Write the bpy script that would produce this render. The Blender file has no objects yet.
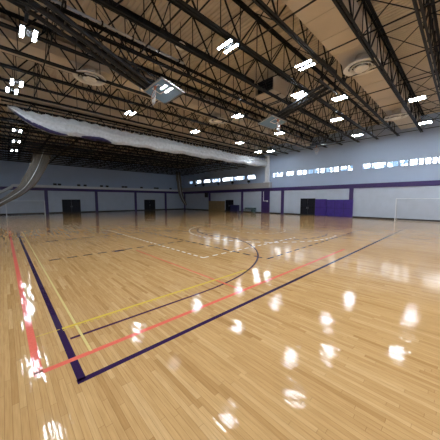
import bpy, math, random
from mathutils import Vector, Matrix
random.seed(7)
sc = bpy.context.scene
COL = sc.collection
PI = math.pi

# ------------------------------------------------------------------ room (metres)
X0, X1 = -4.0, 30.8          # left wall, window wall
Y0, Y1 = -9.0, 45.0          # wall behind the camera, far wall
ZC = 10.45                   # underside of roof deck
ZB = 8.8                     # underside of roof joists

# ------------------------------------------------------------------ materials
def nt(name):
    m = bpy.data.materials.new(name); m.use_nodes = True
    n = m.node_tree; b = n.nodes['Principled BSDF']
    return m, n, b
def mat(name, col, rough=0.6, metal=0.0, var=0.06, scale=8.0, bump=0.0, coat=0.0, spec=0.5):
    m, n, b = nt(name)
    b.inputs['Roughness'].default_value = rough
    b.inputs['Metallic'].default_value = metal
    b.inputs['Coat Weight'].default_value = coat
    b.inputs['Specular IOR Level'].default_value = spec
    tc = n.nodes.new('ShaderNodeTexCoord'); no = n.nodes.new('ShaderNodeTexNoise')
    no.inputs['Scale'].default_value = scale; no.inputs['Detail'].default_value = 4
    n.links.new(tc.outputs['Object'], no.inputs['Vector'])
    r = n.nodes.new('ShaderNodeValToRGB')
    r.color_ramp.elements[0].position = .3; r.color_ramp.elements[1].position = .7
    r.color_ramp.elements[0].color = [max(0, c*(1-var)) for c in col]+[1]
    r.color_ramp.elements[1].color = [min(1, c*(1+var)) for c in col]+[1]
    n.links.new(no.outputs['Fac'], r.inputs['Fac']); n.links.new(r.outputs['Color'], b.inputs['Base Color'])
    if bump:
        bp = n.nodes.new('ShaderNodeBump'); bp.inputs['Strength'].default_value = bump
        bp.inputs['Distance'].default_value = .02
        n.links.new(no.outputs['Fac'], bp.inputs['Height']); n.links.new(bp.outputs['Normal'], b.inputs['Normal'])
    return m
def emit(name, col, s):
    m, n, b = nt(name)
    b.inputs['Base Color'].default_value = (.9, .9, .9, 1)
    b.inputs['Emission Color'].default_value = (*col, 1); b.inputs['Emission Strength'].default_value = s
    return m
def see(name, col, alpha, rough=.05, metal=0):
    """thin see-through sheet: mixes clear with a glossy / matt film"""
    m, n, b = nt(name)
    b.inputs['Base Color'].default_value = (*col, 1); b.inputs['Roughness'].default_value = rough
    b.inputs['Metallic'].default_value = metal; b.inputs['Alpha'].default_value = alpha
    return m

M = {}
M['steel'] = mat('joist_paint', (.007, .008, .010), .6, 0, .2, 3, spec=.3)
M['steel_light'] = mat('conduit_steel', (.42, .43, .44), .35, .6)
M['winframe'] = mat('window_frame_paint', (.09, .12, .20), .5)
M['black'] = mat('black_metal', (.018, .019, .022), .4, .3)
M['deck'] = mat('deck_paint', (.66, .565, .44), .65, 0, .06, 1.2)
M['duct'] = mat('duct_paint', (.66, .57, .45), .6, 0, .06, .8)
M['wall'] = mat('wall_paint', (.40, .49, .64), .55, 0, .03, .6)
M['pad'] = mat('wall_panel', (.50, .555, .64), .5, 0, .04, 1.5)
M['purple'] = mat('purple_paint', (.045, .022, .12), .45, 0, .12, 2)
M['matpurple'] = mat('purple_vinyl', (.050, .022, .22), .4, 0, .12, 3)
M['navy'] = mat('navy_vinyl', (.02, .018, .09), .4, 0, .12, 3)
M['dark'] = mat('dark_door', (.008, .008, .012), .6, spec=.2)
M['darkpanel'] = mat('dark_door_panel', (.012, .012, .018), .5, spec=.2)
M['base'] = mat('black_rubber', (.012, .012, .014), .6)
M['tan'] = mat('tan_vinyl', (.30, .20, .09), .55, 0, .1, 2)
M['ledge'] = mat('ledge_paint', (.42, .40, .39), .6)
M['white'] = mat('white_paint', (.78, .79, .80), .4)
M['curtain'] = mat('curtain_vinyl', (.46, .48, .49), .55, 0, .14, 5, .5)
M['brown'] = mat('brown_cord', (.16, .125, .09), .8, 0, .2, 20)
M['diff'] = mat('diffuser_paint', (.84, .80, .72), .5)
M['teal'] = mat('teal_fabric', (.07, .12, .12), .7)
M['orange'] = mat('orange_steel', (.35, .08, .02), .45)
M['glass'] = see('backboard_glass', (.34, .58, .86), .48, .12)  # bluish reflection on the glass is put into its colour and alpha
M['pane'] = see('window_glass', (.8, .9, 1), .08, .03)
M['net'] = see('net_mesh', (.24, .21, .17), .72, .8)
M['goalnet'] = see('goal_net_mesh', (.6, .62, .65), .10, .8)
M['lamp'] = emit('lamp_panel', (.82, .91, 1.0), 190)
M['lamphouse'] = mat('lamp_housing', (.06, .065, .07), .6)

def lacquer(n, b):
    """clear finish on strip boards: every board lies at a very slightly different tilt and is a little crowned"""
    N = n.nodes.new; L = n.links.new
    def mth(op, a, b_=None):
        q = N('ShaderNodeMath'); q.operation = op
        for i, v in enumerate((a, b_)):
            if v is None: continue
            if isinstance(v, (int, float)): q.inputs[i].default_value = v
            else: L(v, q.inputs[i])
        return q.outputs[0]
    tc = N('ShaderNodeTexCoord'); sp = N('ShaderNodeSeparateXYZ'); L(tc.outputs['Object'], sp.inputs[0])
    sx = mth('DIVIDE', sp.outputs['X'], .057); si = mth('FLOOR', sx); sf = mth('SUBTRACT', sx, si)
    wn = N('ShaderNodeTexWhiteNoise'); wn.noise_dimensions = '1D'; L(si, wn.inputs['W'])
    yi = mth('FLOOR', mth('ADD', mth('DIVIDE', sp.outputs['Y'], .95), mth('MULTIPLY', wn.outputs['Value'], 17.0)))
    cb = N('ShaderNodeCombineXYZ'); L(si, cb.inputs[0]); L(yi, cb.inputs[1])
    w3 = N('ShaderNodeTexWhiteNoise'); w3.noise_dimensions = '3D'; L(cb.outputs[0], w3.inputs['Vector'])
    sc3 = N('ShaderNodeSeparateColor'); L(w3.outputs['Color'], sc3.inputs[0])
    tx = mth('ADD', mth('MULTIPLY', mth('SUBTRACT', sc3.outputs[0], .5), .022), mth('MULTIPLY', mth('SUBTRACT', sf, .5), .028))
    bn = N('ShaderNodeTexNoise'); bn.inputs['Scale'].default_value = 1.6; bn.inputs['Detail'].default_value = 1; L(tc.outputs['Object'], bn.inputs['Vector'])
    ty = mth('ADD', mth('MULTIPLY', mth('SUBTRACT', sc3.outputs[1], .5), .030), mth('MULTIPLY', mth('SUBTRACT', bn.outputs['Fac'], .5), .014))
    cn = N('ShaderNodeCombineXYZ'); L(tx, cn.inputs[0]); L(ty, cn.inputs[1]); cn.inputs[2].default_value = 1
    vn = N('ShaderNodeVectorMath'); vn.operation = 'NORMALIZE'; L(cn.outputs[0], vn.inputs[0]); L(vn.outputs[0], b.inputs['Normal'])
    L(mth('ADD', mth('MULTIPLY', sc3.outputs[2], .04), .05), b.inputs['Roughness'])
    b.inputs['Specular IOR Level'].default_value = .12
def line_mat(name, col):
    m = mat(name, col, .1, 0, .08, 30); lacquer(m.node_tree, m.node_tree.nodes['Principled BSDF'])
    return m
M['l_navy'] = line_mat('navy_floor_paint', (.028, .013, .048))
M['l_maroon'] = line_mat('dark_plum_floor_paint', (.055, .018, .045))
M['l_coral'] = line_mat('coral_floor_paint', (.64, .13, .085))
M['l_yellow'] = line_mat('yellow_floor_paint', (.56, .39, .055))
M['l_pale'] = line_mat('pale_yellow_floor_paint', (.58, .46, .18))
M['l_white'] = line_mat('white_floor_paint', (.85, .82, .74))

def floor_mat():
    m, n, b = nt('maple_strip_floor')
    N = n.nodes.new; L = n.links.new
    tc = N('ShaderNodeTexCoord'); sp = N('ShaderNodeSeparateXYZ'); L(tc.outputs['Object'], sp.inputs[0])
    def mth(op, a, b_=None, c=None):
        q = N('ShaderNodeMath'); q.operation = op
        for i, v in enumerate((a, b_, c)):
            if v is None: continue
            if isinstance(v, (int, float)): q.inputs[i].default_value = v
            else: L(v, q.inputs[i])
        return q.outputs[0]
    sx = mth('DIVIDE', sp.outputs['X'], .057); si = mth('FLOOR', sx); sf = mth('SUBTRACT', sx, si)
    wn = N('ShaderNodeTexWhiteNoise'); wn.noise_dimensions = '1D'; L(si, wn.inputs['W'])
    sy = mth('ADD', mth('DIVIDE', sp.outputs['Y'], .95), mth('MULTIPLY', wn.outputs['Value'], 17.0))
    yi = mth('FLOOR', sy); yf = mth('SUBTRACT', sy, yi)
    cb = N('ShaderNodeCombineXYZ'); L(si, cb.inputs[0]); L(yi, cb.inputs[1])
    w2 = N('ShaderNodeTexWhiteNoise'); w2.noise_dimensions = '2D'; L(cb.outputs[0], w2.inputs['Vector'])
    r = N('ShaderNodeValToRGB'); cr = r.color_ramp
    cr.elements[0].position = 0; cr.elements[0].color = (.38, .212, .080, 1)
    cr.elements[1].position = 1; cr.elements[1].color = (.55, .350, .160, 1)
    e = cr.elements.new(.12); e.color = (.455, .268, .108, 1)
    e = cr.elements.new(.8); e.color = (.51, .312, .130, 1)
    L(w2.outputs['Value'], r.inputs['Fac'])
    # grain
    mp = N('ShaderNodeMapping'); mp.inputs['Scale'].default_value = (40, 2.2, 1); L(tc.outputs['Object'], mp.inputs[0])
    gn = N('ShaderNodeTexNoise'); gn.inputs['Scale'].default_value = 1.5; gn.inputs['Detail'].default_value = 5; L(mp.outputs[0], gn.inputs['Vector'])
    mx = N('ShaderNodeMix'); mx.data_type = 'RGBA'; mx.blend_type = 'MULTIPLY'; mx.inputs['Factor'].default_value = .35
    L(r.outputs['Color'], mx.inputs['A'])
    r2 = N('ShaderNodeValToRGB'); r2.color_ramp.elements[0].color = (.55, .5, .42, 1); r2.color_ramp.elements[0].position = .35; r2.color_ramp.elements[1].position = .65
    L(gn.outputs['Fac'], r2.inputs['Fac']); L(r2.outputs['Color'], mx.inputs['B'])
    # joints between strips
    ed = mth('MINIMUM', mth('MINIMUM', sf, mth('SUBTRACT', 1.0, sf)), mth('MULTIPLY', mth('MINIMUM', yf, mth('SUBTRACT', 1.0, yf)), 14.0))
    gp = mth('LESS_THAN', ed, .03)
    m2 = N('ShaderNodeMix'); m2.data_type = 'RGBA'; L(mth('MULTIPLY', gp, .55), m2.inputs['Factor'])
    L(mx.outputs['Result'], m2.inputs['A']); m2.inputs['B'].default_value = (.16, .08, .03, 1)
    L(m2.outputs['Result'], b.inputs['Base Color'])
    lacquer(n, b)
    return m
M['floor'] = floor_mat()

# ------------------------------------------------------------------ mesh builder
class MB:
    def __init__(s): s.v = []; s.f = []
    def add(s, vs, fs):
        o = len(s.v); s.v += [tuple(v) for v in vs]; s.f += [tuple(i+o for i in f) for f in fs]; return s
    def box(s, x0, y0, z0, x1, y1, z1):
        return s.add([(x0,y0,z0),(x1,y0,z0),(x1,y1,z0),(x0,y1,z0),(x0,y0,z1),(x1,y0,z1),(x1,y1,z1),(x0,y1,z1)],
                     [(0,3,2,1),(4,5,6,7),(0,1,5,4),(1,2,6,5),(2,3,7,6),(3,0,4,7)])
    def bevel_box(s, x0, y0, z0, x1, y1, z1, b=.01):
        # chamfered vertical edges
        p = [(x0+b,y0),(x1-b,y0),(x1,y0+b),(x1,y1-b),(x1-b,y1),(x0+b,y1),(x0,y1-b),(x0,y0+b)]
        vs = [(x,y,z0) for x,y in p]+[(x,y,z1) for x,y in p]
        fs = [tuple(reversed(range(8))), tuple(range(8,16))]+[(i,(i+1)%8,(i+1)%8+8,i+8) for i in range(8)]
        return s.add(vs, fs)
    def bar(s, a, b, w, h=None, up=(0,0,1)):
        a, b = Vector(a), Vector(b); h = h or w; d = (b-a).normalized(); u = Vector(up)
        if abs(d.dot(u)) > .98: u = Vector((1,0,0))
        r = d.cross(u).normalized()*w/2; u = r.cross(d).normalized()*h/2
        return s.add([a-r-u,a+r-u,a+r+u,a-r+u,b-r-u,b+r-u,b+r+u,b-r+u],
                     [(0,1,2,3),(7,6,5,4),(0,4,5,1),(1,5,6,2),(2,6,7,3),(3,7,4,0)])
    def tube(s, pts, r, n=8, cap=True):
        pts = [Vector(p) for p in pts]; rings = []
        rr = r if isinstance(r, (list, tuple)) else [r]*len(pts)
        for i, p in enumerate(pts):
            d = (pts[min(i+1,len(pts)-1)]-pts[max(i-1,0)]).normalized()
            u = Vector((0,0,1)) if abs(d.z) < .95 else Vector((1,0,0))
            a = d.cross(u).normalized(); b = d.cross(a).normalized()
            rings.append([p+(a*math.cos(2*PI*k/n)+b*math.sin(2*PI*k/n))*rr[i] for k in range(n)])
        vs = [v for g in rings for v in g]; fs = []
        for i in range(len(pts)-1):
            for k in range(n): fs.append((i*n+k,i*n+(k+1)%n,(i+1)*n+(k+1)%n,(i+1)*n+k))
        if cap: fs += [tuple(range(n-1,-1,-1)), tuple((len(pts)-1)*n+k for k in range(n))]
        return s.add(vs, fs)
    def lathe(s, prof, n=32, c=(0,0,0)):
        vs = [(c[0]+r*math.cos(2*PI*k/n), c[1]+r*math.sin(2*PI*k/n), c[2]+z) for r,z in prof for k in range(n)]
        fs = [(i*n+k,i*n+(k+1)%n,(i+1)*n+(k+1)%n,(i+1)*n+k) for i in range(len(prof)-1) for k in range(n)]
        return s.add(vs, fs)
    def build(s, name, m, parent=None, smooth=False, kind=None):
        me = bpy.data.meshes.new(name); me.from_pydata(s.v, [], s.f); me.update()
        me.materials.append(m)
        if smooth:
            for p in me.polygons: p.use_smooth = True
        o = bpy.data.objects.new(name, me); COL.objects.link(o); o.parent = parent
        if kind: o['kind'] = kind
        return o
def struct(name, mb, m, parent=None, smooth=False):
    return mb.build(name, m, parent, smooth, None if parent else 'structure')
def tag(o, label, cat, group=None):
    o['label'] = label; o['category'] = cat
    if group: o['group'] = group
    return o
def thing(name, label, cat, loc=(0,0,0), rz=0, group=None):
    o = bpy.data.objects.new(name, None); COL.objects.link(o); o.empty_display_size = .1
    o.location = loc; o.rotation_euler = (0,0,rz)
    return tag(o, label, cat, group)
def dup(root, loc, label, rz=None):
    r = root.copy(); COL.objects.link(r); r.location = loc; r['label'] = label
    if rz is not None: r.rotation_euler = (0,0,rz)
    for ch in list(root.children):
        c = ch.copy(); COL.objects.link(c); c.parent = r
        for g in list(ch.children):
            d = g.copy(); COL.objects.link(d); d.parent = c
    return r
bpy.context.view_layer.update()

# ------------------------------------------------------------------ floor and its painted lines
fl = struct('floor', MB().box(X0-.3, Y0-.3, -.2, X1+.3, Y1+.3, 0), M['floor'])
ZL = .0015
def strip(pts, w, dash=None, mb=None):
    """flat painted band along a polyline, solid or in dashes (on, off)"""
    mb = mb or MB()
    pts = [Vector((p[0], p[1], 0)) for p in pts]
    segs = []
    if dash is None:
        L_, R_ = [], []
        n = len(pts)
        for i, p in enumerate(pts):
            if 0 < i < n-1:
                d1 = (p-pts[i-1]).normalized(); d2 = (pts[i+1]-p).normalized(); t = (d1+d2).normalized()
                k = 1/max(.5, t.dot(d1))
            else:
                t = (pts[min(i+1,n-1)]-pts[max(i-1,0)]).normalized(); k = 1
            nrm = Vector((-t.y, t.x, 0))*w/2*k
            L_.append(p+nrm); R_.append(p-nrm)
        vs = [(v.x,v.y,ZL) for v in L_]+[(v.x,v.y,ZL) for v in R_]
        mb.add(vs, [(n+i,n+i+1,i+1,i) for i in range(n-1)])
        return mb
    on, off = dash; acc = 0.0; state = True; left = on
    for a, b in zip(pts, pts[1:]):
        d = (b-a); ln = d.length; d.normalize(); t = 0
        while t < ln-1e-6:
            q = min(left, ln-t)
            if state:
                p0, p1 = a+d*t, a+d*(t+q); nr = Vector((-d.y,d.x,0))*w/2
                mb.add([(v.x,v.y,ZL) for v in (p0-nr,p1-nr,p1+nr,p0+nr)], [(0,1,2,3)])
            t += q; left -= q
            if left < 1e-6: state = not state; left = on if state else off
    return mb
def arc(cx, cy, r, a0, a1, n=48):
    return [(cx+r*math.cos(math.radians(a0+(a1-a0)*i/n)), cy+r*math.sin(math.radians(a0+(a1-a0)*i/n))) for i in range(n+1)]
def line(name, m, *specs):
    global ZL
    mb = MB()
    for s in specs: strip(*s, mb=mb) if len(s) == 3 else strip(s[0], s[1], None, mb)
    ZL += .0002
    return mb.build(name, M[m], fl)
BX, BY, EY, EX = .55, 2.94, 19.2, 27.2
line('court_boundary', 'l_navy', ([(BX, 22), (BX, BY)], .088), ([(BX-.05, BY), (EX, BY)], .085))
line('far_sideline', 'l_navy', ([(BX, EY), (EX, EY)], .06))
line('far_baseline', 'l_navy', ([(EX, BY), (EX, EY)], .06))
a3 = arc(3.15, 10.18, 6.2, -90, 90)
line('three_point_line', 'l_maroon', ([(BX+.07, 3.98)]+a3[:34], .06), (a3[33:]+[(BX+.07, 16.45)], .07, (.5, .3)))
line('far_three_point_line', 'l_maroon', ([(EX, 4.3)]+arc(24.2, 10.5, 6.2, -90, -270)+[(EX, 16.7)], .05, (.5, .45)))
line('coral_boundary', 'l_coral', ([(.19, 24), (.19, 3.42)], .09), ([(.145, 3.42), (10.5, 3.42)], .085))
line('coral_service_line', 'l_coral', ([(3.95, 3.5), (3.95, 9.3)], .05))
line('yellow_end_line', 'l_pale', ([(.77, 3.45), (.79, 20)], .035))
line('yellow_side_line', 'l_yellow', ([(.58, 4.39), (5.2, 4.39)], .065), ([(.58, 4.31), (5.2, 4.31)], .018, (.05, .05)), ([(.24, 4.39), (.55, 4.39)], .018))
line('white_service_box', 'l_white', ([(5.2, 17), (5.2, 6.42)], .07, (.24, .16)), ([(5.2, 6.42), (11.8, 6.42)], .07, (.26, .2)))
line('dashed_plum_box', 'l_maroon', ([(6.75, 16.5), (6.75, 4.72)], .09, (.36, .2)), ([(6.75, 4.72), (26.8, 5.1)], .08, (.42, .24)))
line('lane_line', 'l_maroon', ([(BX+.5, 9.8), (6.6, 9.8)], .085, (.32, .2)), ([(BX+.9, 14.4), (6.6, 14.4)], .11, (.5, .35)))
line('lane_block', 'l_maroon', ([(3.2, 9.72), (3.6, 9.72)], .22))
line('center_circle_white', 'l_white', (arc(13.1, 9.9, 4.9, 75, 285, 60), .09, (.26, .2)), (arc(13.1, 9.9, 1.8, 0, 360, 40), .06, (.2, .2)))
line('center_circle_dark', 'l_maroon', (arc(13.3, 10.0, 4.45, 75, 285, 60), .10, (.34, .22)))
line('center_line', 'l_maroon', ([(13.5, BY), (13.5, EY)], .05, (.3, .3)))

# ------------------------------------------------------------------ walls
WZ0, WZ1 = 5.66, 6.28
WIN = [(42.67,41.65),(40.3,38.69),(37.81,35.75),(35.13,32.77),(32.2,29.36),(29.13,26.51),(25.94,24.2),(20.84,20.38),(20.2,19.05),(18.46,17.28),
       (16.76,16.02),(15.92,15.25),(15.11,14.39),(14.29,13.6),(13.43,12.82),(12.71,11.88),(11.76,11.12),(10.91,10.21),(10.1,9.54),
       (8.46,7.72),(7.59,6.25),(6.11,5.13),(5.04,4.32),(4.2,3.6),(3.48,3.09),(3.01,2.56),(2.46,2.12),(2.05,1.0),(.9,0),(-.2,-1.2)]
w = MB().box(X1, Y0, 0, X1+.3, Y1+.3, WZ0).box(X1, Y0, WZ1, X1+.3, Y1+.3, ZC+.2)
prev = Y1+.3
for a, b in WIN:
    w.box(X1, a, WZ0, X1+.3, prev, WZ1); prev = b
w.box(X1, Y0, WZ0, X1+.3, prev, WZ1)
struct('wall_right', w, M['wall'])
struct('wall_far', MB().box(X0-.3, Y1, 0, X1, Y1+.3, ZC+.2), M['wall'])
struct('wall_left', MB().box(X0-.3, Y0, 0, X0, Y1, ZC+.2), M['wall'])
struct('wall_back', MB().box(X0-.3, Y0-.3, 0, X1+.3, Y0, ZC+.2), M['wall'])
# lower cladding panels
struct('trim_1', MB().box(X0, Y1-.05, .1, X1-.05, Y1, 3.55), M['pad'])
struct('trim_2', MB().box(X1-.05, Y0, .1, X1, Y1, 3.55), M['pad'])
# purple bands
struct('trim_3', MB().box(X0, Y1-.12, 3.55, X1-.12, Y1, 4.0), M['purple'])
struct('trim_4', MB().box(X1-.12, Y0, 3.5, X1, Y1, 4.0), M['purple'])
# black base strips
struct('baseboard_far', MB().box(X0, Y1-.10, 0, X1-.1, Y1, .16), M['base'])
struct('baseboard_right', MB().box(X1-.10, Y0, 0, X1, Y1, .15), M['base'])
# purple pilasters
k = 5
for x in (4.95, 12.1, 19.2, 25.9):
    struct('trim_%d' % k, MB().box(x-.22, Y1-.16, 0, x+.22, Y1-.05, 3.55), M['purple']); k += 1
for y, h in ((44.6, .2), (35.75, .24), (26.95, .22), (18.9, .24), (9.5, .22), (.2, .22)):
    struct('trim_%d' % k, MB().box(X1-.16, y-h, 0, X1-.05, y+h, 3.5), M['purple']); k += 1
struct('trim_%d' % k, MB().box(X1-.2, 21.2, 0, X1-.05, 22.75, 3.5), M['purple']); k += 1
# ledges over the purple band
struct('trim_%d' % k, MB().box(1.0, Y1-.45, 4.02, X1-.6, Y1, 4.16).box(1.0, Y1-.45, 4.16, X1-.6, Y1-.4, 4.33), M['white']); k += 1
struct('trim_%d' % k, MB().box(X1-.6, 20.9, 4.02, X1, Y1, 4.75).box(X1-.66, 20.85, 4.75, X1, Y1, 4.82), M['ledge']); k += 1
# sloping white stair parapet in the far left corner, purple stringer under it
for nm, dz, hh, m in (('a', 0, .34, M['white']), ('b', -.36, .12, M['ledge'])):
    q = MB(); a = (1.15, 4.28+dz); b = (-3.9, .98+dz)
    q.add([(a[0],Y1-.5,a[1]-hh),(a[0],Y1-.5,a[1]),(b[0],Y1-.5,b[1]),(b[0],Y1-.5,max(.02,b[1]-hh)),
           (a[0],Y1-.36,a[1]-hh),(a[0],Y1-.36,a[1]),(b[0],Y1-.36,b[1]),(b[0],Y1-.36,max(.02,b[1]-hh))],
          [(0,1,2,3),(7,6,5,4),(0,4,5,1),(1,5,6,2),(2,6,7,3),(3,7,4,0)])
    struct('trim_%d' % k, q, m); k += 1
# white square curtain post by the wide pilaster
struct('trim_%d' % k, MB().box(X1-.4, 21.35, 4.82, X1-.02, 22.0, 9.0).box(X1-.45, 21.2, 4.82, X1-.02, 22.2, 5.0), M['white']); k += 1

# windows
for i, (a, b) in enumerate(WIN):
    e = bpy.data.objects.new('window_%d' % (i+1), None); COL.objects.link(e); e.location = (X1+.12, b, WZ0); e['kind'] = 'structure'
    W, H = a-b, WZ1-WZ0; f = MB(); t = .03
    f.box(0,0,0,.06,W,t).box(0,0,H-t,.06,W,H).box(0,0,t,.06,t,H-t).box(0,W-t,t,.06,W,H-t)
    nm = max(0, int(W/.6))
    for j in range(nm):
        y = W*(j+1)/(nm+1) + random.uniform(-.06, .06); f.box(.01,y-.015,t,.05,y+.015,H-t)
    f.build('window_frame', M['winframe'], e)
    MB().box(.025,t,t,.032,W-t,H-t).build('window_pane', M['pane'], e)

# doors
def door(n, loc, rz, W, H, panels, handle=True):
    e = bpy.data.objects.new('door_%d' % n, None); COL.objects.link(e); e.location = loc; e.rotation_euler = (0,0,rz); e['kind'] = 'structure'
    MB().box(-W/2-.06,-.05,0,-W/2,.04,H+.06).box(W/2,-.05,0,W/2+.06,.04,H+.06).box(-W/2,-.05,H,W/2,.04,H+.06).build('door_frame', M['black'], e)
    for s in (-1, 1):
        x0, x1 = (-W/2, -.01) if s < 0 else (.01, W/2)
        lf = MB().bevel_box(x0,-.035,.01,x1,.0,H,.004).build('door_leaf', M['dark'], e)
        for z0, z1 in panels:
            MB().box(x0+.12,-.045,z0,x1-.12,-.036,z1).build('door_panel', M['darkpanel'], lf)
        hx = -.1*s if False else (x1-.09 if s < 0 else x0+.09)
        MB().bar((hx,-.10,.9),(hx,-.10,1.15),.025).bar((hx,-.10,.92),(hx,-.04,.92),.02).bar((hx,-.10,1.13),(hx,-.04,1.13),.02).build('door_handle', M['steel_light'], lf)
    return e
door(1, (8.28, Y1-.055, 0), 0, 2.5, 2.12, ((.15, 1.0), (1.12, 1.98)))
door(2, (22.2, Y1-.055, 0), 0, 2.3, 2.10, ((.15, 1.0), (1.12, 1.98)))
door(3, (X1-.055, 14.95, 0), -PI/2, 2.0, 2.26, ((.15, 1.0), (1.15, 2.1)))
door(4, (X1-.055, 30.1, 0), -PI/2, 1.9, 2.06, ((.15, .98), (1.1, 1.92)))

JP = 1.85; JY = [-.3+JP*i for i in range(12)]+[22.55+JP*i for i in range(13)]
DROP = 1.15                                 # the roof beyond the curtain is lower
def zb(y): return ZB if y < 22 else ZB-DROP
# ------------------------------------------------------------------ ceiling: ribbed metal deck, ribs run away from the camera side (along Y)
c = MB(); vs = []; p = .2; x = X0-.2
while x < X1+.2:
    for dx, z in ((0, ZC), (.085, ZC), (.105, ZC+.055), (.18, ZC+.055)):
        vs += [(x+dx, Y0-.2, z), (x+dx, Y1+.2, z)]
    x += p
n = len(vs)//2
near = [(v[0], v[1] if v[1] < 0 else 22.0, v[2]) for v in vs]; far = [(v[0], v[1] if v[1] > 0 else 22.0, v[2]-DROP) for v in vs]
for q in (near, far): c.add(q, [(2*i, 2*i+1, 2*i+3, 2*i+2) for i in range(n-1)])
c.box(X0-.3, Y0-.3, ZC+.08, X1+.3, Y1+.3, ZC+.25); c.box(X0-.3, 22.0, ZC-DROP+.08, X1+.3, Y1+.3, ZC-DROP+.2); c.box(X0-.1, 21.98, ZC-DROP, X1+.1, 22.1, ZC+.1)
struct('ceiling', c, M['deck'])

# ------------------------------------------------------------------ roof joists
HZ = ZC-ZB                                  # depth of a joist
def joist_at(y, label, group):
    r = thing('roof_joist', label, 'roof joist', (X0+.02, y, zb(y)), 0, group)
    Ln = X1-X0-.04
    b = MB()
    for s in (-1, 1):                        # a pair of angles, back to back
        b.box(.25, s*.028, 0, Ln-.05, s*.115, .018) if s > 0 else b.box(.25, s*.115, 0, Ln-.05, s*.028, .018)
        b.box(.25, min(s*.028, s*.042), .018, Ln-.05, max(s*.028, s*.042), .11)
    b.build('bottom_chord', M['steel'], r)
    t = MB()
    for s in (-1, 1):
        t.box(0, min(s*.028, s*.13), HZ-.02, Ln, max(s*.028, s*.13), HZ-.002)
        t.box(0, min(s*.028, s*.042), HZ-.12, Ln, max(s*.028, s*.042), HZ-.02)
    t.build('top_chord', M['steel'], r)
    w = MB(); P = 2.32; n = int(Ln/P)
    for i in range(n):
        xa, xm, xb = i*P+.25, i*P+.25+P/2, (i+1)*P+.25
        w.bar((xa,0,.06),(xm,0,HZ-.07),.055,.055); w.bar((xm,0,HZ-.07),(xb,0,.06),.055,.055)
        w.bar((xa,0,.06),(xa,0,HZ-.07),.03,.03)
        w.bar((xm,0,.06),(xm,0,HZ-.07),.03,.03)
    w.build('web', M['steel'], r)
    return r
names = {0: 'black steel roof joist nearest overhead, at the right picture edge',
 1: 'black steel roof joist second from the right, right of the first flat duct',
 2: 'black steel roof joist forming the right edge of the first flat tan duct',
 3: 'black steel roof joist along the left edge of the first flat tan duct',
 4: 'black steel roof joist second to the left of the first flat tan duct',
 5: 'black steel roof joist passing over the dark-mouthed air box on its near side',
 6: 'black steel roof joist carrying the bright silver conduit',
 7: 'black steel roof joist just beyond the silver conduit, above the folded glass backboard',
 8: 'black steel roof joist forming the near edge of the second flat tan duct',
 9: 'black steel roof joist forming the far edge of the second flat tan duct',
 10: 'black steel roof joist first beyond the second tan duct, before the rolled curtain',
 11: 'black steel roof joist last one on the near side of the rolled divider curtain'}
proto = None
for i, y in enumerate(JY):
    lab = names.get(i, 'black steel roof joist, one of the dense rows beyond the rolled divider curtain')
    if proto is None: proto = joist_at(y, lab, 'roof joists'); proto['group'] = 'roof joists'
    else: dup(proto, (X0+.02, y, zb(y)), lab)
    if i == 0: pass

# bridging lines across the joists
def bridging(x, label, ys, skip, far=False):
    y0 = ys[0]
    r = thing('joist_bridging', label, 'bridging bar', (x, y0, zb(ys[0])), 0, 'bridging lines across the joists')
    Ly = ys[-1]-ys[0]
    MB().box(-.022, 0, .02, .022, Ly+(.2 if far else 0), .064).build('lower_bar', M['steel'], r)
    MB().box(-.018, 0, HZ-.16, .018, Ly+(.2 if far else 0), HZ-.125).build('upper_bar', M['steel'], r)
    pr = None
    for i in range(len(ys)-1):
        if i in skip: continue
        if pr is None:
            pr = MB().bar((0,.05,.06),(0,JP-.05,HZ-.15),.03).bar((0,.05,HZ-.15),(0,JP-.05,.06),.03).build('cross_brace', M['steel'], r)
            pr.location = (0, i*JP, 0)
        else:
            q = pr.copy(); COL.objects.link(q); q.parent = r; q.location = (0, i*JP, 0)
    return r
BXS = [-1.2, 1.9, 5.0, 8.1, 11.2, 14.3, 17.4, 20.5, 23.6, 26.7, 29.6]
bl = ['over the left edge of the court', 'right of the first hoop mast top', 'over the middle of the raised hoop mast', 'just beyond the raised glass backboard',
      'crossing the duct nearest the camera', 'at the near round diffuser', 'between the two diffusers, nearer', 'halfway between the two right diffusers',
      'just before the farther right diffuser', 'just beyond the farther right diffuser', 'closest to the window wall']
pb = None
for x, s in zip(BXS, bl):
    lab = 'thin black bridging bars under joists ' + s
    if pb is None: pb = bridging(x, lab, JY[:12], (2, 8))
    else: dup(pb, (x, JY[0], ZB), lab)
pf = None
for x in BXS:
    lab = 'thin black bridging bars under the far lower roof, beyond the rolled curtain'
    if pf is None: pf = bridging(x, lab, JY[12:], (), True)
    else: dup(pf, (x, JY[12], ZB-DROP), lab)

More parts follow.
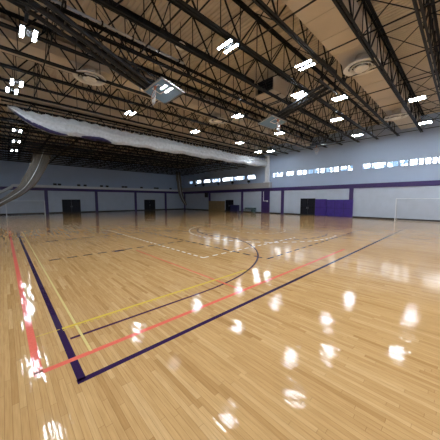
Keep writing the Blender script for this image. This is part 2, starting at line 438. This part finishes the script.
# ------------------------------------------------------------------ air ducts and diffusers
def duct(y0, y1, label):
    r = thing('air_duct', label, 'duct', (X0+.05, y0, 9.42), 0, 'flat tan ducts between joists')
    L_ = X1-X0-.1; W = y1-y0
    MB().box(0, 0, 0, L_, W, .75).build('duct_body', M['duct'], r)
    x = 1.2; pr = None
    while x < L_:
        if pr is None: pr = MB().box(-.02, -.012, -.02, .02, W+.012, .5).build('seam', M['duct'], r); q = pr
        else: q = pr.copy(); COL.objects.link(q); q.parent = r
        q.location = (x, 0, 0); x += 1.55
    return r
duct(JY[2]+.16, JY[3]-.16, 'flat tan duct with cross seams at upper right, between two roof joists')
duct(JY[8]+.16, JY[9]-.16, 'flat tan duct beyond the glass backboard, with the upper left diffuser')
def diffuser(x, y, label, proto=[None]):
    if proto[0]: return dup(proto[0], (x, y, 8.84), label)
    r = thing('ceiling_diffuser', label, 'air diffuser', (x, y, 8.84), 0, 'round air diffusers')
    MB().lathe([(.80,.0),(.83,.03),(.80,.06),(.62,.10),(.60,.08),(.58,.04),(.80,.0)], 48).build('outer_ring', M['diff'], r, True)
    MB().lathe([(.50,-.03),(.53,-.01),(.44,.10),(.42,.08),(.50,-.03)], 48).build('middle_ring', M['diff'], r, True)
    MB().lathe([(.001,-.06),(.22,-.06),(.33,-.04),(.34,-.02),(.22,.08),(.001,.09)], 48).build('center_cone', M['diff'], r, True)
    MB().lathe([(.36,.05),(.30,.14),(.30,.57),(.28,.57),(.34,.06)], 48).build('neck', M['duct'], r, True)
    MB().lathe([(.001,.14),(.66,.14)], 48).build('gap_shade_disc', M['base'], r, True)  # black disc added to put shade into the gaps between the rings
    s = MB()
    for k_ in range(4):
        a = k_*PI/2+.4; s.bar((.2*math.cos(a),.2*math.sin(a),.06),(.66*math.cos(a),.66*math.sin(a),.09),.02)
    s.build('spokes', M['diff'], r)
    proto[0] = r
    return r
diffuser(13.8, 4.1, 'large round tan ceiling diffuser nearest the camera, under the upper right duct')
diffuser(23.9, 4.35, 'round tan ceiling diffuser farther along the right duct, close to the window wall')
diffuser(3.95, 14.8, 'round pale ceiling diffuser at upper left under the second duct')
diffuser(13.9, 15.0, 'small looking round ceiling diffuser in the middle beyond the air box')

# return air box with a dark mouth
r = thing('air_box', 'tan boxed air unit with a dark square mouth hanging between joists', 'air unit', (12.95, 8.8, 9.1))
MB().add([(0,0,0),(2.3,0,0),(2.3,1.5,0),(0,1.5,0),(0,0,1.0),(2.3,0,1.0),(2.3,1.5,1.0),(0,1.5,1.0)],
         [(0,3,2,1),(4,5,6,7),(0,1,5,4),(1,2,6,5),(2,3,7,6)]).build('box_body', M['duct'], r)
MB().box(-.02,-.03,-.03,.05,.05,1.03).box(-.02,1.45,-.03,.05,1.53,1.03).box(-.02,.05,-.03,.05,1.45,.05).box(-.02,.05,.95,.05,1.45,1.03).build('mouth_frame', M['duct'], r)
lv = MB()
for z in (.15,.32,.49,.66,.83): lv.add([(.04,.05,z),(.04,1.45,z),(.20,1.45,z+.11),(.20,.05,z+.11)], [(0,1,2,3)])
lv.box(.30,.02,.02,.32,1.48,.98).build('mouth_louver', M['base'], r)
MB().box(.75,-.03,-.03,.82,1.53,.0).box(1.6,-.03,-.03,1.67,1.53,.0).bar((.3,.1,1.0),(.3,.1,1.35),.03).bar((2.0,1.4,1.0),(2.0,1.4,1.35),.03).build('hanger', M['steel'], r)

# round ceiling speaker, silver conduit
r = thing('ceiling_speaker', 'small round pale ceiling speaker on a drop rod, left of centre', 'speaker', (6.6, 9.75, 9.35))
MB().lathe([(.001,-.02),(.20,-.02),(.24,.0),(.25,.04),(.20,.12),(.10,.2),(.001,.22)], 32).build('speaker_cone', M['diff'], r, True)
MB().tube([(0,0,.2),(0,0,ZC-9.35)], .015).build('drop_rod', M['steel'], r)
r = thing('silver_conduit', 'bright silver conduit running along a joist at upper left', 'conduit', (1.6, JY[6]+.17-.9, 8.9))
MB().tube([(0,0,0),(5.4,0,0)], .05, 12).build('pipe', M['steel_light'], r, True)
for x in (.4,1.6,2.8,4.0,5.1): MB().box(x-.03,-.065,-.065,x+.03,.065,.075).build('pipe_clamp', M['steel'], r)

# ------------------------------------------------------------------ lamps
def lamp(x, y, label, proto=[None]):
    loc = (x, y, 8.60 if y < 22 else 7.45)
    if proto[0]: return dup(proto[0], loc, label)
    r = thing('ceiling_light', label, 'ceiling light', loc, 0, 'high bay ceiling lights')
    hs = MB()
    for s in (-1, 1): hs.box(s*.195-.08, -.42, .012, s*.195+.08, .42, .055)
    hs.box(-.12,-.2,.03,.12,.2,.06); hs.box(-.07,-.24,.055,.07,.24,.15)
    hs.build('housing', M['lamphouse'], r)
    for s in (-1, 1):
        MB().box(s*.195-.055, -.385, -.004, s*.195+.055, .385, .012).build('light_panel', M['lamp'], r)
    h = MB()
    for yy in (-.28, .28): h.tube([(0,yy,.12),(0,yy,.25),(0,0,.5),(0,0,.95)], .008, 6)
    h.build('hanger', M['steel'], r)
    proto[0] = r
    return r
GX = [.99, 7.37, 13.75, 20.13, 26.5]
LP = [(1.12,12.2,'twin panel light at upper left, large and isolated'),
      (.95,17.6,'twin panel light at far left below the upper left one'),
      (.78,19.0,'twin panel light partly cut by the left picture edge'),
      (1.12,24.2,'twin panel light at left, topmost of three in a column under the curtain'),
      (1.22,28.6,'twin panel light at left, middle of three in a column under the curtain'),
      (1.22,34.0,'twin panel light at left, lowest of the column, nearest the far wall'),
      (GX[1],7.35,'twin panel light at top centre, brightest and nearest of its row'),
      (GX[1],12.5,'twin panel light shining through the raised glass backboard'),
      (GX[1],17.7,'twin panel light left of centre, just above the rolled white curtain'),
      (GX[2],7.5,'twin panel light beside the dark-mouthed air box'),
      (GX[2],12.6,'twin panel light in the middle, left of the folded cross court hoop'),
      (GX[2],18.1,'twin panel light in the middle just above the curtain'),
      (11.06,5.75,'twin panel light upper right of the air box, between two joists'),
      (16.14,5.95,'twin panel light near the top end of the folded cross court mast'),
      (19.9,2.56,'twin panel light at right, nearer of the two left by the right edge'),
      (26.4,2.75,'twin panel light at right edge close above the window wall'),
      (GX[3],7.6,'twin panel light right of centre, third along its row'),
      (GX[3],12.9,'twin panel light below the folded cross court hoop'),
      (GX[3],18.1,'twin panel light in the middle distance, close to the curtain end'),
      (GX[4],7.9,'twin panel light right of centre, last before the window wall'),
      (GX[4],18.3,'small looking twin panel ceiling light at the end of the curtain, rightmost there'),
      (25.7,19.7,'small looking twin panel ceiling light at the end of the curtain, leftmost there')]
for x, y, lb in LP: lamp(x, y, lb)
# lamps of the same kind over the part of the hall behind the camera
for x, y in [(x, y) for x in GX for y in (-2.6, -7.4)] + [(GX[0], 2.6), (GX[0], 7.35), (GX[1], 2.0)]:
    if True:
        ld = bpy.data.lights.new('hall_lamp', 'AREA'); ld.shape = 'RECTANGLE'; ld.size = .6; ld.size_y = .85
        ld.energy = 230; ld.color = (.86, .93, 1.0)
        lo = bpy.data.objects.new('hall_lamp', ld); COL.objects.link(lo); lo.location = (x, y, 8.6)

# ------------------------------------------------------------------ raised basketball hoops
def hoop(label, loc, rz, L=5.2, drop=1.25, sh=0.0, back=True):
    """local: pivot at origin, folded forward along +X; the board lies parallel to the mast"""
    r = thing('basketball_hoop', label, 'basketball hoop', loc, rz, 'raised ceiling basketball hoops')
    u = Vector((L, 0, -drop)).normalized(); nrm = Vector((-u.z, 0, u.x)); nrm = nrm if nrm.z < 0 else -nrm   # nrm: towards the floor
    yv = Vector((0,1,0)); e = u*L; sv = yv*sh   # sh: the mast runs beside the board's middle
    fr = MB()
    fr.tube([(0,-1.3,0),(0,1.3,0)], .06)
    for s in (-1, 1):
        fr.tube([(0,s*.9,0),(0,s*.9,1.3)], .045); fr.tube([(0,s*.9,0),(-.75,s*.9,1.2)], .035)
        fr.tube([(0,s*.9,.02),(1.3,s*.9,1.2)], .035)
    fr.tube([(0,-.9,1.2),(0,.9,1.2)], .05)
    for s in (-1, 1) if back else (): fr.tube([(-1.5,s*.7,.35),(0,s*.55,0)], .07); fr.tube([(-1.5,s*.7,.35),(-1.5,s*.7,1.3)], .05)
    if back: fr.tube([(-1.5,-.7,.35),(-1.5,.7,.35)], .05)
    fr.build('pivot_frame', M['black'], r)
    ms = MB()
    for s in (-1, 1): ms.tube([Vector((0,s*.55,0)), e*.55+yv*s*.42+sv*.55, e*1.05+yv*s*.30+sv], .09)
    ms.tube([Vector((0,0,0)), e*1.08+sv], .12)
    for i in range(1, 9):
        a = e*(i*.1)+sv*(i*.1); ms.bar(a-yv*.52*(1-i*.05), a+yv*.52*(1-i*.05), .05)
        b = e*((i+1)*.1 if i < 8 else .85)+sv*(i*.1); ms.bar(a-yv*.5*(1-i*.05), b+yv*.45*(1-i*.05), .03)
    ms.build('mast', M['black'], r)
    br = MB()
    br.tube([e*.75, e*.45+Vector((0,0,1.75))], .035); br.tube([e*.75+yv*.3, e*.45+yv*.6+Vector((0,0,1.75))], .025)
    br.tube([e*.5, e*.2+Vector((0,0,1.1))], .03)
    for s in (-1, 1): br.tube([e*.98+yv*s*.5, e*.60+yv*s*.15+Vector((0,0,.05))], .03)
    br.build('fold_brace', M['black'], r)
    o = e + nrm*.16
    W, H = 1.83, 1.22
    def P(a, b, t=0): return o + yv*a + u*b + nrm*t
    g = MB(); g.add([P(-W/2,-H/2),P(W/2,-H/2),P(W/2,H/2),P(-W/2,H/2),P(-W/2,-H/2,.02),P(W/2,-H/2,.02),P(W/2,H/2,.02),P(-W/2,H/2,.02)],
                   [(0,1,2,3),(7,6,5,4),(0,4,5,1),(1,5,6,2),(2,6,7,3),(3,7,4,0)])
    bd = g.build('backboard', M['glass'], r)
    f = MB()
    for a, b in (((-W/2,-H/2),(W/2,-H/2)),((W/2,-H/2),(W/2,H/2)),((W/2,H/2),(-W/2,H/2)),((-W/2,H/2),(-W/2,-H/2))):
        f.bar(P(*a,.01), P(*b,.01), .06, .05, nrm)
    f.build('board_frame', M['steel_light'], bd)
    q = MB(); hb = -(H/2-.15)
    for a, b in (((-.3,hb+.45),(.3,hb+.45)),((.3,hb+.45),(.3,hb)),((.3,hb),(-.3,hb)),((-.3,hb),(-.3,hb+.45))):
        q.bar(P(*a,.024), P(*b,.024), .05, .004, nrm)
    q.build('target_square', M['white'], bd)
    pad = MB(); pad.bar(P(-W/2,H/2+.02,.0), P(W/2,H/2+.02,.0), .09, .07, nrm); pad.build('edge_pad', M['black'], bd)
    # rim stands square to the board, near its lower edge (far end)
    rc = P(0, hb, .02) + nrm*.38
    rim = MB(); pts = [rc + yv*.23*math.cos(2*PI*k_/24) + nrm*.23*math.sin(2*PI*k_/24) for k_ in range(25)]
    rim.tube(pts, .011, 6); rim.bar(P(-.1,hb,.02), P(.1,hb,.02), .12, .03, nrm); rim.bar(P(0,hb,.02), P(0,hb,.17), .06)
    rm = rim.build('rim', M['orange'], r)
    nt_ = MB()
    for k_ in range(12):
        a0 = 2*PI*k_/12
        for sgn in (-1, 1):
            a1 = a0+sgn*2*PI/12
            p0 = rc + yv*.23*math.cos(a0)+nrm*.23*math.sin(a0)
            p1 = rc + yv*.17*math.cos(a1)+nrm*.17*math.sin(a1)+Vector((0,0,-.2))
            p2 = rc + yv*.12*math.cos(a0+sgn*4*PI/12)+nrm*.12*math.sin(a0+sgn*4*PI/12)+Vector((0,0,-.42))
            nt_.tube([p0,p1,p2], .006, 4)
    nt_.build('hoop_net', M['white'], rm)
    wn_ = MB(); wn_.tube([e*.9, Vector((e.x*.35,.2,1.5))], .008, 5); wn_.tube([e*.9, Vector((e.x*.6,0,1.5))], .008, 5)
    wn_.build('hoist_cable', M['steel'], r)
    return r
hoop('raised basketball hoop with glass backboard and black mast at upper left', (1.05, 10.75, 8.95), 0, 5.35, 1.30, .75)
hoop('folded cross court basketball hoop hanging right of centre near the air box', (14.5, 6.0, 8.78), PI/2-.02, 4.1, .95, 0.0, False)
hoop('far raised basketball hoop folded up before the window wall', (28.9, 11.2, 8.9), PI, 4.9, 1.0, 0.0, False)

# ------------------------------------------------------------------ rolled divider curtain
CY = 21.7
r = thing('divider_curtain', 'long rolled up white divider curtain hanging below the joists across the hall', 'curtain', (0, CY, 7.0))
NX, NP = 260, 36
def cur(x):
    """half height and centre height of the bundle at x"""
    top = 1.42-.05*math.sin(x*.9)-.006*x + .06*math.sin(x*2*PI/.84)
    if x < 1.6: top += .12*(1.6-x)
    bot = .12+.05*math.sin(x*1.3+1)+.04*math.sin(x*3.1)
    if x < 3: bot += 1.15*((3-x)/2.4)**1.6
    if x > 27: bot += .12*(x-27)/3.5
    return bot, max(top, bot+.12)
vs = []
for i in range(NX+1):
    x = .6+(30.2-.6)*i/NX; b_, t_ = cur(x); h = (t_-b_)/2; cz = (t_+b_)/2
    for j in range(NP):
        a = 2*PI*j/NP
        fold = 1+.22*math.sin(7*a+.5*math.sin(x*.5))+.09*math.sin(13*a+x*.7)+.05*math.sin(x*5+3*a)
        vs.append((x, .26*math.cos(a)*fold, cz+h*math.sin(a)*(.93+.07*fold)))
fs = [(i*NP+j, i*NP+(j+1)%NP, (i+1)*NP+(j+1)%NP, (i+1)*NP+j) for i in range(NX) for j in range(NP)]
fs += [tuple(range(NP)), tuple(NX*NP+j for j in reversed(range(NP)))]
MB().add(vs, fs).build('rolled_mesh', M['curtain'], r, True)
def skirt(x0, x1, d):
    vs = []; n = 60; m_ = 10
    for i in range(n+1):
        x = x0+(x1-x0)*i/n; b_, t_ = cur(x); e = math.sin(PI*i/n)**.6
        for j in range(m_):
            a = PI+PI*j/(m_-1)
            vs.append((x, .27*math.cos(a)+.02*math.sin(x*18), b_+.22*e+(.22*e+d*e*(1+.2*math.sin(x*9)))*math.sin(a)))
    return MB().add(vs, [(i*m_+j, i*m_+j+1, (i+1)*m_+j+1, (i+1)*m_+j) for i in range(n) for j in range(m_-1)])
for x0, x1, d in ((.9, 4.0, .0), (4.9, 7.2, .05)):
    skirt(x0, x1, d).build('purple_skirt', M['navy'], r, True)
x = 1.0
while x < 30:
    b_, t_ = cur(x)
    MB().bar((x,0,t_-.05),(x,0,1.76),.05,.008).build('hanging_strap', M['white'], r)
    x += .42
MB().box(.3,-.05,1.72,30.7,.05,1.80).build('curtain_track', M['black'], r)
MB().tube([(.45,-.1,1.5),(30.2,-.1,1.55)], .04, 8).build('drive_pipe', M['steel'], r)

# ------------------------------------------------------------------ bunched nets
def draped(name, label, L_, R_, y, dep):
    """a gathered net: left and right edges as (x, z) lists, pleated in depth"""
    r = thing(name, label, 'net', (0, y, 0), 0, 'bunched brown nets')
    n = 40; m_ = 24
    def samp(P_, t):
        f = t*(len(P_)-1); i = min(int(f), len(P_)-2); q = f-i
        p0 = P_[max(i-1,0)]; p1 = P_[i]; p2 = P_[i+1]; p3 = P_[min(i+2,len(P_)-1)]
        return [0.5*((2*p1[k_])+(-p0[k_]+p2[k_])*q+(2*p0[k_]-5*p1[k_]+4*p2[k_]-p3[k_])*q*q+(-p0[k_]+3*p1[k_]-3*p2[k_]+p3[k_])*q**3) for k_ in (0,1)]
    vs = []
    for i in range(n+1):
        a, b = samp(L_, i/n), samp(R_, i/n)
        for j in range(m_+1):
            s = j/m_; vs.append((a[0]+(b[0]-a[0])*s, dep*math.sin(j*1.9+i*.05), a[1]+(b[1]-a[1])*s))
    MB().add(vs, [(i*(m_+1)+j, i*(m_+1)+j+1, (i+1)*(m_+1)+j+1, (i+1)*(m_+1)+j) for i in range(n) for j in range(m_)]).build('net_panel', M['net'], r, True)
    for E_, rr in ((L_, .09), (R_, .13)):
        MB().tube([(samp(E_, i/30)[0], 0, samp(E_, i/30)[1]) for i in range(31)], [rr*(.8+.2*math.sin(i)) for i in range(31)], 8).build('gathered_edge', M['brown'], r, True)
    c_ = [((samp(L_, i/30)[0]+samp(R_, i/30)[0])/2, -.12, (samp(L_, i/30)[1]+samp(R_, i/30)[1])/2) for i in range(31)]
    MB().tube(c_, .04, 6).build('lift_rope', M['white'], r, True)
    return r
draped('net_curtain', 'brown net curtain gathered up and sweeping down to the left edge', 
       [(3.2,8.2),(3.03,7.6),(2.6,6.2),(2.1,5.0),(1.5,3.75),(.55,2.75),(-.35,2.0),(-1.2,1.5)],
       [(4.8,8.2),(4.6,7.5),(4.0,5.95),(3.25,4.5),(2.3,3.3),(1.0,2.3),(-.3,1.45),(-1.2,1.0)], 36, .10)
draped('net_curtain', 'narrow pale brown net gathered in the far corner by the windows', 
       [(27.75,8.2),(27.75,7.2),(28.0,5.4),(28.3,3.7),(28.9,2.3),(29.9,1.0)],
       [(28.7,8.2),(28.8,7.2),(29.0,5.4),(29.25,3.7),(29.7,2.3),(30.4,.9)], 43.4, .06)

# ------------------------------------------------------------------ goals
M['goal'] = mat('goal_paint', (.72, .75, .78), .45)
def goal(label, loc, rz, W, H, D):
    r = thing('soccer_goal', label, 'goal', loc, rz, 'white indoor goals')
    for x in (0, W): MB().box(x-.035, -.035, 0, x+.035, .035, H).build('post', M['goal'], r)
    MB().box(-.035, -.035, H, W+.035, .035, H+.06).build('crossbar', M['goal'], r)
    b = MB()
    for x in (0, W): b.tube([(x,.0,H),(x,D*.45,H-.02),(x,D,.03),(x,0,.03)], .02, 8)
    b.tube([(0,D,.03),(W,D,.03)], .02, 8); b.build('back_frame', M['ledge'], r)
    n = MB()
    n.add([(0,D*.45,H-.02),(W,D*.45,H-.02),(W,D,.03),(0,D,.03)], [(0,1,2,3)]); n.add([(0,0,H),(W,0,H),(W,D*.45,H-.02),(0,D*.45,H-.02)], [(0,1,2,3)])
    for x in (0, W): n.add([(x,0,0),(x,0,H),(x,D*.45,H-.02),(x,D,.03)], [(0,1,2,3)])
    n.build('goal_net', M['goalnet'], r)
    return r
goal('white indoor goal frame at the far left before the far wall', (.22, 38.0, 0), 0, 3.75, 1.95, .8)
goal('white indoor goal against the window wall at the right edge', (28.6, 4.75, 0), -PI/2, 3.4, 2.2, .9)

# ------------------------------------------------------------------ mats and small things along the window wall
def mat_pad(name, label, cat, y0, y1, z1, m, x=None, group=None, th=.14):
    x = x or X1-.06-th
    r = thing(name, label, cat, (x, y0, 0), 0, group)
    W = y1-y0
    MB().bevel_box(0,0,.01,th,W,z1,.03).build('pad_body', m, r)
    s = MB(); n = max(1, round(W/1.2))
    for i in range(1, n): s.box(-.004, W*i/n-.012, .02, 0.0, W*i/n+.012, z1-.02)
    s.box(-.004,.02,z1*.5-.01,0,W-.02,z1*.5+.01); s.build('seam', M['base'], r)
    return r
mat_pad('wall_mat', 'purple gym mat leaning on the wall, left one, next to the black door', 'mat', 12.36, 13.85, 2.22, M['matpurple'], None, 'purple gym mats')
mat_pad('wall_mat', 'wide purple gym mat on the wall, rightmost, beside the purple pilaster', 'mat', 9.2, 12.28, 2.14, M['matpurple'], X1-.36, 'purple gym mats')
mat_pad('wall_mat', 'tan gym mat panel standing against the wall under the windows', 'mat', 31.3, 36.0, 1.9, M['tan'])
mat_pad('wall_mat', 'short navy purple gym mat in front of the far black door', 'mat', 27.5, 29.3, 1.22, M['navy'], X1-.7, None, .5)
r = thing('bench', 'low grey green bench standing by the wide purple pilaster', 'bench', (X1-.75, 23.7, 0))
MB().bevel_box(0,0,.5,.5,2.5,.6,.02).build('seat', M['teal'], r)
for x in (.05,.45):
    for y in (.15, 2.35): MB().box(x-.03,y-.03,0,x+.03,y+.03,.5).build('leg', M['teal'], r)
MB().bevel_box(.46,0,.62,.52,2.5,.8,.01).build('backrest', M['teal'], r)
MB().box(.48,.3,.58,.5,.36,.63).box(.48,2.1,.58,.5,2.16,.63).build('bracket', M['steel'], r)
MB().bevel_box(.02,.1,.06,.46,.75,.45,.02).build('storage_bin', M['teal'], r)
r = thing('wall_speaker', 'small black speaker on the window wall left of the tan mat', 'speaker', (X1-.4, 36.6, 2.65))
MB().bevel_box(0,-.38,0,.3,.38,.95,.03).build('cabinet', M['black'], r)
MB().box(-.01,-.33,.05,0,.33,.9).build('grille', M['base'], r)
MB().box(.3,-.05,.4,.36,.05,.6).build('bracket', M['steel'], r)
r = thing('wall_conduit', 'white L shaped conduit on the wide purple pilaster', 'conduit', (X1-.24, 21.55, 1.9))
MB().box(0,.72,0,.04,.80,1.55).box(0,0,0,.04,.80,.08).build('pipe', M['white'], r)
MB().box(-.03,-.1,-.1,.04,.12,.14).build('junction_box', M['white'], r)

# little black fixtures on the ledges
def fixture(label, loc, rz, proto=[None]):
    if proto[0]: return dup(proto[0], loc, label, rz)
    r = thing('ledge_fixture', label, 'fixture', loc, rz, 'small black fixtures on the ledges')
    MB().bevel_box(-.22,-.15,.22,.22,.15,.56,.04).build('head', M['black'], r)
    MB().box(-.03,-.03,0,.03,.03,.2).box(-.12,-.08,0,.12,.08,.025).build('bracket', M['black'], r)
    proto[0] = r
    return r
fx = [(2.8,'first from the left on the far ledge'),(6.15,'left one of the pair above the first dark door'),(6.75,'right one of the pair above the first dark door'),
      (9.45,'left one of the pair right of the first dark door'),(10.4,'right one of the pair right of the first dark door'),
      (13.0,'left one of the pair just right of the second pilaster'),(13.95,'right one of the pair just right of the second pilaster'),
      (16.8,'left one of the pair left of the third pilaster'),(17.35,'right one of the pair left of the third pilaster'),
      (20.45,'over the wall left of the second dark door'),(23.4,'left one above the second dark door right side'),(23.95,'right one above the second dark door right side'),(27.1,'last before the far corner')]
for x, s in fx: fixture('black fixture on far ledge, '+s, (x, Y1-.22, 4.16), 0)
for y, s in ((40.0,'nearest the far corner'),(37.4,'second from the far corner'),(32.8,'above the tan mat'),(29.1,'above the short navy mat'),(25.3,'under the last window before the curtain')):
    fixture('black fixture on beige ledge below windows, '+s, (X1-.35, y, 4.82), PI/2)
MB_r = MB()
rail = thing('ledge_rail', 'thin pale pipe rail along the far wall ledge', 'rail', (1.2, Y1-.5, 4.26))
MB().tube([(0,0,.12),(28.6,0,.12)], .03, 8).build('rail_pipe', M['white'], rail)
p_ = MB(); x = .2
while x < 28.6: p_.tube([(x,0,0),(x,0,.12)], .018, 6); x += 2.3
p_.build('rail_stand', M['white'], rail)

# ------------------------------------------------------------------ light from outside and camera
wd = bpy.data.worlds.new('World'); sc.world = wd; wd.use_nodes = True
wn_t = wd.node_tree; bg = wn_t.nodes['Background']
tcw = wn_t.nodes.new('ShaderNodeTexCoord'); nz = wn_t.nodes.new('ShaderNodeTexNoise'); nz.inputs['Scale'].default_value = 34; nz.inputs['Detail'].default_value = 3
rw = wn_t.nodes.new('ShaderNodeValToRGB'); rw.color_ramp.elements[0].position = .45; rw.color_ramp.elements[1].position = .56
rw.color_ramp.elements[0].color = (.045, .075, .12, 1); rw.color_ramp.elements[1].color = (.86, .93, 1, 1)
wn_t.links.new(tcw.outputs['Generated'], nz.inputs['Vector']); wn_t.links.new(nz.outputs['Fac'], rw.inputs['Fac']); wn_t.links.new(rw.outputs['Color'], bg.inputs['Color'])
bg.inputs['Strength'].default_value = 10

cam = bpy.data.cameras.new('camera'); co = bpy.data.objects.new('camera', cam); COL.objects.link(co)
cam.sensor_width = 36; cam.sensor_fit = 'HORIZONTAL'; cam.lens = 230/440*36; cam.clip_end = 200
co.location = (0, 0, 2.1); co.rotation_euler = (math.radians(90-4.97), 0, math.radians(-43.23))
sc.camera = co
vs_ = sc.view_settings
vs_.view_transform = 'Standard'; vs_.look = 'None'; vs_.exposure = 0.0; vs_.gamma = 1; vs_.use_curve_mapping = False
